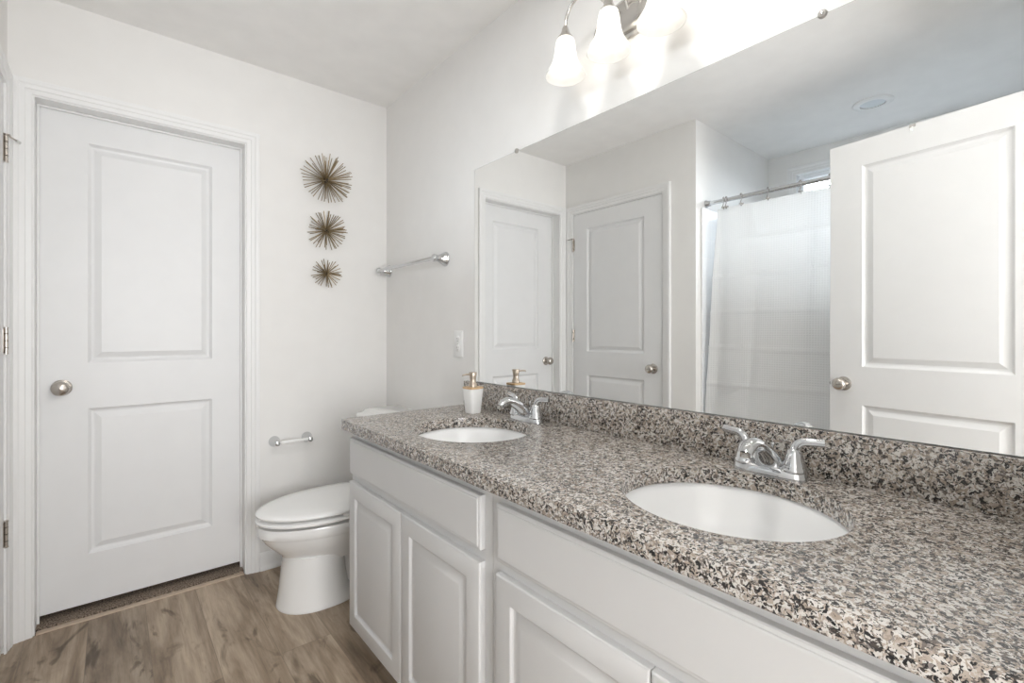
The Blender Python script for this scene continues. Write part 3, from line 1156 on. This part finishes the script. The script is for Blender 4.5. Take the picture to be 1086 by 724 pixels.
# ------------------------------------------------------------------ towel bar and paper holder
def flared_post(bm, base, d, length, r0=0.0265):
    """flared round post from the wall; d is '-X' or '-Y'"""
    lathe(bm, [(0.0001, 0.0005), (r0, 0.0005), (r0, 0.004), (r0 * 0.93, 0.008), (r0 * 0.82, 0.014), (r0 * 0.68, 0.024), (r0 * 0.47, length * 0.62), (r0 * 0.40, length * 0.74),
               (r0 * 0.46, length * 0.78), (r0 * 0.46, length * 0.82), (r0 * 0.42, length * 0.84), (r0 * 0.50, length * 0.90), (r0 * 0.52, length), (r0 * 0.44, length * 1.10), (r0 * 0.2, length * 1.16), (0.0001, length * 1.17)],
          base, d, 28)


tb = thing('towel_bar', 'chrome towel bar on the mirror wall above the toilet', 'towel bar', (0, -0.335, 1.5155))
for y in (-0.305, 0.298):
    bm = BM(); flared_post(bm, (0, y, 0), '-X', 0.064, 0.035)
    obj('post', bm, M['chrome'], tb, 40)
bm = BM(); tube(bm, [(-0.064, -0.305, 0), (-0.064, 0.298, 0)], 0.0095, 18)
obj('bar', bm, M['chrome'], tb, 40)

tp = thing('toilet_paper_holder', 'empty chrome toilet paper holder on the wall beside the door', 'toilet paper holder', (-0.522, 0, 0.622))
for x in (-0.0775, 0.0775):
    bm = BM(); flared_post(bm, (x, 0, 0), '-Y', 0.062, 0.0265)
    obj('post', bm, M['chrome'], tp, 40)
bm = BM()
tube(bm, [(-0.072, -0.058, 0), (-0.060, -0.058, 0), (-0.059, -0.058, 0), (0.012, -0.058, 0), (0.013, -0.058, 0), (0.072, -0.058, 0)], [0.006, 0.006, 0.0098, 0.0098, 0.0078, 0.0078], 18)
obj('roller', bm, M['plastic'], tp, 40, 'white spring roller')

# ------------------------------------------------------------------ wall outlet
ol = thing('wall_outlet', 'white double outlet plate on the wall left of the mirror', 'outlet', (0, -0.7545, 1.1135))
bm = BM(); box(bm, -0.0065, -0.0003, -0.036, 0.036, -0.0595, 0.0595, 0.002, 2)
obj('cover_plate', bm, M['plastic'], ol, 30)
for z in (0.0205, -0.0205):
    bm = BM()
    lathe(bm, [(0.0001, 0.0), (0.0168, 0.0), (0.0168, 0.0018), (0.0158, 0.0026), (0.0001, 0.0026)], (-0.006, 0, z), '-X', 24)
    rc_ = obj('receptacle', bm, M['plastic'], ol, 40)
    bm = BM()
    for yy in (-0.0063, 0.0063):
        box(bm, -0.0090, -0.0080, yy - 0.0009, yy + 0.0009, z, z + 0.008)
    lathe(bm, [(0.0001, 0.0), (0.0022, 0.0), (0.0022, 0.001), (0.0001, 0.001)], (-0.008, 0, z - 0.007), '-X', 12)
    obj('slots', bm, M['slot'], rc_, 0)
bm = BM(); lathe(bm, [(0.0001, 0.0), (0.003, 0.0), (0.0024, 0.001), (0.0001, 0.0012)], (-0.0064, 0, 0), '-X', 14)
obj('screw', bm, M['nickel'], ol, 40)

# ------------------------------------------------------------------ starburst wall ornaments
def starburst(loc, R, n, label, seed):
    rnd = random.Random(seed)
    st = thing('starburst_ornament', label, 'wall ornament', loc)
    bm = BM()
    bmesh.ops.create_icosphere(bm, subdivisions=2, radius=R * 0.15)
    for v in bm.verts:
        v.co *= 1 + rnd.uniform(-0.12, 0.12)
        v.co.y = v.co.y * 0.8 - R * 0.10
    obj('core', bm, M['core'], st, 0, 'dark centre of the starburst')
    base = None
    for k in range(n):
        if k < n * 0.62:
            th, el = 2 * PI * (k + rnd.uniform(-0.3, 0.3)) / (n * 0.62), rnd.uniform(0.02, 0.30)
        else:
            th, el = rnd.uniform(0, 2 * PI), rnd.uniform(0.35, 1.05)
        d = Vector((math.cos(th) * math.cos(el), -math.sin(el), math.sin(th) * math.cos(el)))
        L = R * rnd.uniform(0.90, 1.04)
        if base is None:
            bmu = BM()
            tube(bmu, [(0, 0, 0.0), (0, 0, R)], 0.0020, 6)
            o = base = obj('spoke', bmu, M['brass'], st, 40)
        else:
            o = base.copy()
            COL.objects.link(o)
            o.parent = st
        o.location = d * R * 0.06 + Vector((0, -R * 0.10 - 0.004, 0))
        o.rotation_mode = 'QUATERNION'
        o.rotation_quaternion = d.to_track_quat('Z', 'Y')
        o.scale = (1, 1, (L - R * 0.06) / R)
    bm = BM(); lathe(bm, [(0.0001, 0.0005), (R * 0.16, 0.0005), (R * 0.16, 0.004), (R * 0.06, R * 0.08), (0.0001, R * 0.09)], (0, 0, 0), '-Y', 18)
    obj('wall_mount', bm, M['core'], st, 40)


starburst((-0.350, 0, 1.972), 0.133, 66, 'largest and topmost of the three brass starbursts', 1)
starburst((-0.349, 0, 1.704), 0.104, 58, 'middle brass starburst, mid sized, in the column of three', 2)
starburst((-0.346, 0, 1.478), 0.080, 40, 'smallest and lowest of the three brass starbursts', 5)

# ------------------------------------------------------------------ vanity light
LX, LY, LZ = -0.117, (-1.533, -1.705, -1.877), 2.099
vl = thing('vanity_light', 'three bulb nickel wall light with frosted bell shades above the mirror', 'wall light', (0, LY[1], 2.135))
bm = BM()


def oval(hy, hz, x):
    return [(x, hy * math.cos(2 * PI * k / 40), hz * math.sin(2 * PI * k / 40)) for k in range(40)]


loft(bm, [oval(0.150, 0.066, -0.0006), oval(0.150, 0.066, -0.006), oval(0.146, 0.062, -0.010), oval(0.138, 0.055, -0.012), oval(0.134, 0.051, -0.020), oval(0.110, 0.040, -0.026), oval(0.04, 0.015, -0.029)])
obj('backplate', bm, M['nickel'], vl, 40)
for y in LY:
    dy = y - LY[1]
    zc = LZ - 2.135          # top of the shade, local
    sgn = (dy > 0.01) - (dy < -0.01)
    bm = BM()
    s0 = Vector((-0.022, 0.045 * sgn, 0.004))
    if sgn:
        pts = arc(s0, (-0.085, dy * 0.35, 0.085), (-0.115, dy * 0.68, 0.070), 8) + arc((-0.115, dy * 0.68, 0.070), (LX, dy * 1.0, 0.060), (LX, dy, zc + 0.030), 8)[1:]
    else:
        pts = arc(s0, (-0.065, 0, 0.085), (-0.100, 0, 0.075), 8) + arc((-0.100, 0, 0.075), (LX, 0, 0.060), (LX, 0, zc + 0.030), 8)[1:]
    tube(bm, pts, 0.0052, 14)
    ar = obj('arm', bm, M['nickel'], vl, 50)
    bm = BM()
    lathe(bm, [(0.0055, 0.040), (0.0085, 0.036), (0.0105, 0.030), (0.0125, 0.022), (0.018, 0.010), (0.0245, 0.002), (0.0245, -0.004), (0.020, -0.004), (0.0001, -0.003)], (LX, dy, zc), 'Z', 28, cap0=True)
    obj('socket_cup', bm, M['nickel'], ar, 40)
    bm = BM()
    prof = [(0.0215, 0.002), (0.0270, -0.004), (0.0305, -0.018), (0.0325, -0.036), (0.0350, -0.054), (0.0395, -0.072), (0.0465, -0.088), (0.0545, -0.101), (0.0605, -0.110), (0.0635, -0.117)]
    inner = [(r - 0.0028, z) for r, z in prof[::-1]]
    lathe(bm, prof + [(0.0632, -0.1195), (0.0612, -0.1190)] + inner, (LX, dy, zc), 'Z', 40)
    obj('shade', bm, M['shade'], vl, 60, 'frosted bell glass shade')
    bm = BM()
    lathe(bm, [(0.0001, -0.103), (0.010, -0.1015), (0.019, -0.096), (0.0255, -0.087), (0.028, -0.077), (0.0265, -0.066), (0.021, -0.053), (0.015, -0.042), (0.0125, -0.032), (0.0125, -0.006)], (LX, dy, zc), 'Z', 24)
    obj('bulb', bm, M['bulb'], vl, 50, 'lit round bulb')

# ------------------------------------------------------------------ tub alcove
TX = -1.630
tub = thing('bathtub', 'white bathtub behind the shower curtain, seen in the mirror', 'bathtub', (0, 0, 0))
bm = BM()
ya, yb = YF + 0.004, YJ - 0.004


def trr(xa, xb, y0_, y1_, z, r):
    pts = []
    for cx, cy, a0 in ((xb - r, y1_ - r, 0), (xa + r, y1_ - r, PI / 2), (xa + r, y0_ + r, PI), (xb - r, y0_ + r, 3 * PI / 2)):
        for k in range(6):
            t = a0 + PI / 2 * k / 5
            pts.append((cx + r * math.cos(t), cy + r * math.sin(t), z))
    return pts


xa = XA + 0.003
loft(bm, [trr(xa, TX, ya, yb, 0.0, 0.004), trr(xa, TX, ya, yb, 0.47, 0.004), trr(xa, TX - 0.004, ya, yb, 0.48, 0.004), trr(xa + 0.10, TX - 0.10, ya + 0.10, yb - 0.10, 0.48, 0.10),
          trr(xa + 0.12, TX - 0.12, ya + 0.12, yb - 0.12, 0.45, 0.10), trr(xa + 0.17, TX - 0.16, ya + 0.20, yb - 0.2, 0.12, 0.12), trr(xa + 0.22, TX - 0.22, ya + 0.3, yb - 0.3, 0.09, 0.08)])
obj('tub_shell', bm, M['tub'], tub, 40)
ZS = 1.935
bm = BM()
box(bm, xa, -1.577, YJ - 0.012, YJ - 0.001, 0.482, ZS, 0.003)
struct('trim_7', bm, M['tile'], 'glossy white tile surround on the alcove end wall', 'tile')
bm = BM()
box(bm, XA + 0.001, XA + 0.012, ya + 0.012, YJ - 0.013, 0.482, ZS, 0.003)
struct('trim_8', bm, M['tile'], 'glossy white tile surround under the alcove window', 'tile')

# curtain rod
RX, RZ = -1.642, 1.968
rod = thing('curtain_rod', 'chrome shower curtain rod across the tub alcove', 'curtain rod', (RX, YJ, RZ))
bm = BM(); tube(bm, [(0, -0.002, 0), (0, YF - YJ + 0.002, 0)], 0.0125, 20)
obj('rod', bm, M['chrome'], rod, 40)
for y, s_ in ((0.0, 1), (YF - YJ, -1)):
    bm = BM()
    prof = [(0.0001, 0.0005), (0.024, 0.0005), (0.024, 0.006), (0.019, 0.012), (0.0165, 0.030), (0.0127, 0.032)]
    lathe(bm, prof, (0, y, 0), '-Y' if s_ > 0 else 'Y', 26)
    obj('end_flange', bm, M['chrome'], rod, 40)

# curtain
CY0, CY1 = -2.50, -1.160
CZ1, CZ0 = 1.922, 0.16
NYc, NZc = 300, 150
bm = BM()
creases = [1.715, 1.50, 1.285, 1.07, 0.855, 0.64, 0.425]
grid = []
for j in range(NZc + 1):
    v = j / NZc
    z = CZ1 + (CZ0 - CZ1) * v
    row = []
    for i in range(NYc + 1):
        u = i / NYc
        spread = 0.055 * min(1, v * 1.3)
        y = CY1 + spread + (CY0 - CY1 - spread) * u
        amp = 0.011 + 0.012 * (1 - v) + 0.006 * v
        s_ = y + 0.02 * math.sin(3.1 * z + 2 * y)
        x = 0.34 * amp * (0.6 * math.sin(s_ * 34 + 0.8) + 0.5 * math.sin(s_ * 61 + 0.5 * z) * (0.4 + 0.6 * (1 - v)) + 0.55 * math.sin(s_ * 17.5 - 0.6 * z))
        x += 0.003 * math.sin(9 * z + 5 * y)
        for c in creases:
            dz = (z - c - 0.004 * math.sin(7 * y + c * 9)) / 0.0075
            x += 0.0065 * math.exp(-dz * dz)
        hang = RX - 0.002 + 0.062 * min(1.0, v * 1.05) ** 0.8
        if u < 0.02:
            x += 0.008 * (1 - u / 0.02)
        row.append(bm.verts.new((hang + x, y, z)))
    grid.append(row)
for a, b in zip(grid, grid[1:]):
    for i in range(NYc):
        bm.faces.new((a[i], a[i + 1], b[i + 1], b[i]))
cu = obj('shower_curtain', bm, M['curtain'], None, 60)
so = cu.modifiers.new('cloth_thickness', 'SOLIDIFY')
so.thickness = 0.0012
tag(cu, 'white waffle weave shower curtain hanging from the chrome rod', 'curtain')


# curtain hooks
def hook(loc, label):
    h = thing('curtain_hook', label, 'curtain hook', loc, group='hooks along the shower rod')
    bm = BM()
    pts = [Vector((0.0195 * math.cos(math.radians(a)), 0, 0.0195 * math.sin(math.radians(a)))) for a in range(-30, 211, 20)]
    tube(bm, pts, 0.0022, 8)
    tube(bm, [(0.0169, 0, -0.0098), (0.016, 0.002, -0.022), (0.005, 0.003, -0.030), (0.001, 0.002, -0.040), (0.004, 0, -0.053), (0.012, -0.001, -0.055), (0.014, -0.002, -0.049)], 0.0023, 8)
    ob = obj('hook_wire', bm, M['nickel'], h, 40)
    bm = BM()
    for a in (35, 60, 90, 120, 145):
        t = math.radians(a)
        bmesh.ops.create_icosphere(bm, subdivisions=1, radius=0.0042, matrix=Matrix.Translation((0.0195 * math.cos(t), 0, 0.0195 * math.sin(t))))
    obj('roller_beads', bm, M['nickel'], h, 60)
    bm = BM()
    tube(bm, [(0.010, -0.012, -0.043), (0.010, 0.012, -0.043)], 0.0048, 10)
    obj('button', bm, M['nickel'], h, 40)
    return h


hy = [(-1.196, 'shower hook nearest the tiled end of the rod'), (-1.212, 'shower hook crowding the endmost one on the rod'), (-1.301, 'shower hook third from the tiled end of the rod'),
      (-1.452, 'shower hook fourth from the tiled end of the rod'), (-1.617, 'shower hook above the curtain, in front of the window'), (-1.756, 'shower hook just beside the open door edge')]
h0 = hook((RX, hy[0][0], RZ), hy[0][1])
h0.rotation_euler = (0, 0, -0.6)
for y, lb in hy[1:]:
    dup(h0, (RX, y, RZ), random.uniform(-0.75, -0.45), lb)

# recessed ceiling lights: the unlit one over the tub, the lit one over the basin side
def recessed(loc, label, lens_mat):
    rl = thing('recessed_light', label, 'ceiling light', loc)
    bm = BM()
    lathe(bm, [(0.066, -0.010), (0.072, -0.0125), (0.086, -0.010), (0.094, -0.004), (0.095, -0.0006), (0.060, -0.0006), (0.060, -0.010), (0.066, -0.010)], (0, 0, 0), 'Z', 40)
    obj('trim_ring', bm, M['plastic'], rl, 40)
    bm = BM()
    lathe(bm, [(0.0001, -0.0045), (0.040, -0.0042), (0.061, -0.003)], (0, 0, 0), 'Z', 32)
    obj('lens', bm, lens_mat, rl, 40)
    return rl


recessed((-2.09, -1.838, HC), 'round white recessed ceiling light over the tub, unlit', plain('milky_lens', (0.66, 0.70, 0.72), 0.4))

# flat round ceiling lamp over the basin side; the towel bar and door knob throw its shadows down and to the left
rl = thing('ceiling_lamp', 'lit flat round ceiling lamp in the room, above the picture', 'ceiling light', (-0.62, -1.98, HC))
bm = BM()
lathe(bm, [(0.112, -0.014), (0.120, -0.016), (0.130, -0.012), (0.132, -0.0006), (0.110, -0.0006), (0.110, -0.012), (0.112, -0.014)], (0, 0, 0), 'Z', 48)
obj('trim_ring', bm, M['plastic'], rl, 40)
bm = BM()
lathe(bm, [(0.0001, -0.0055), (0.060, -0.0052), (0.111, -0.004)], (0, 0, 0), 'Z', 40)
obj('lens', bm, mat_emit('lit_lens', (1.0, 0.97, 0.93), 3.0), rl, 40)
ld = bpy.data.lights.new('lamp_glow', 'AREA')
ld.shape = 'DISK'
ld.size, ld.energy, ld.color = 0.21, CEIL, (1.0, 0.985, 0.96)
lo = bpy.data.objects.new('lamp_glow', ld)
COL.objects.link(lo)
lo.parent = rl
lo.location = (0, 0, -0.0175)
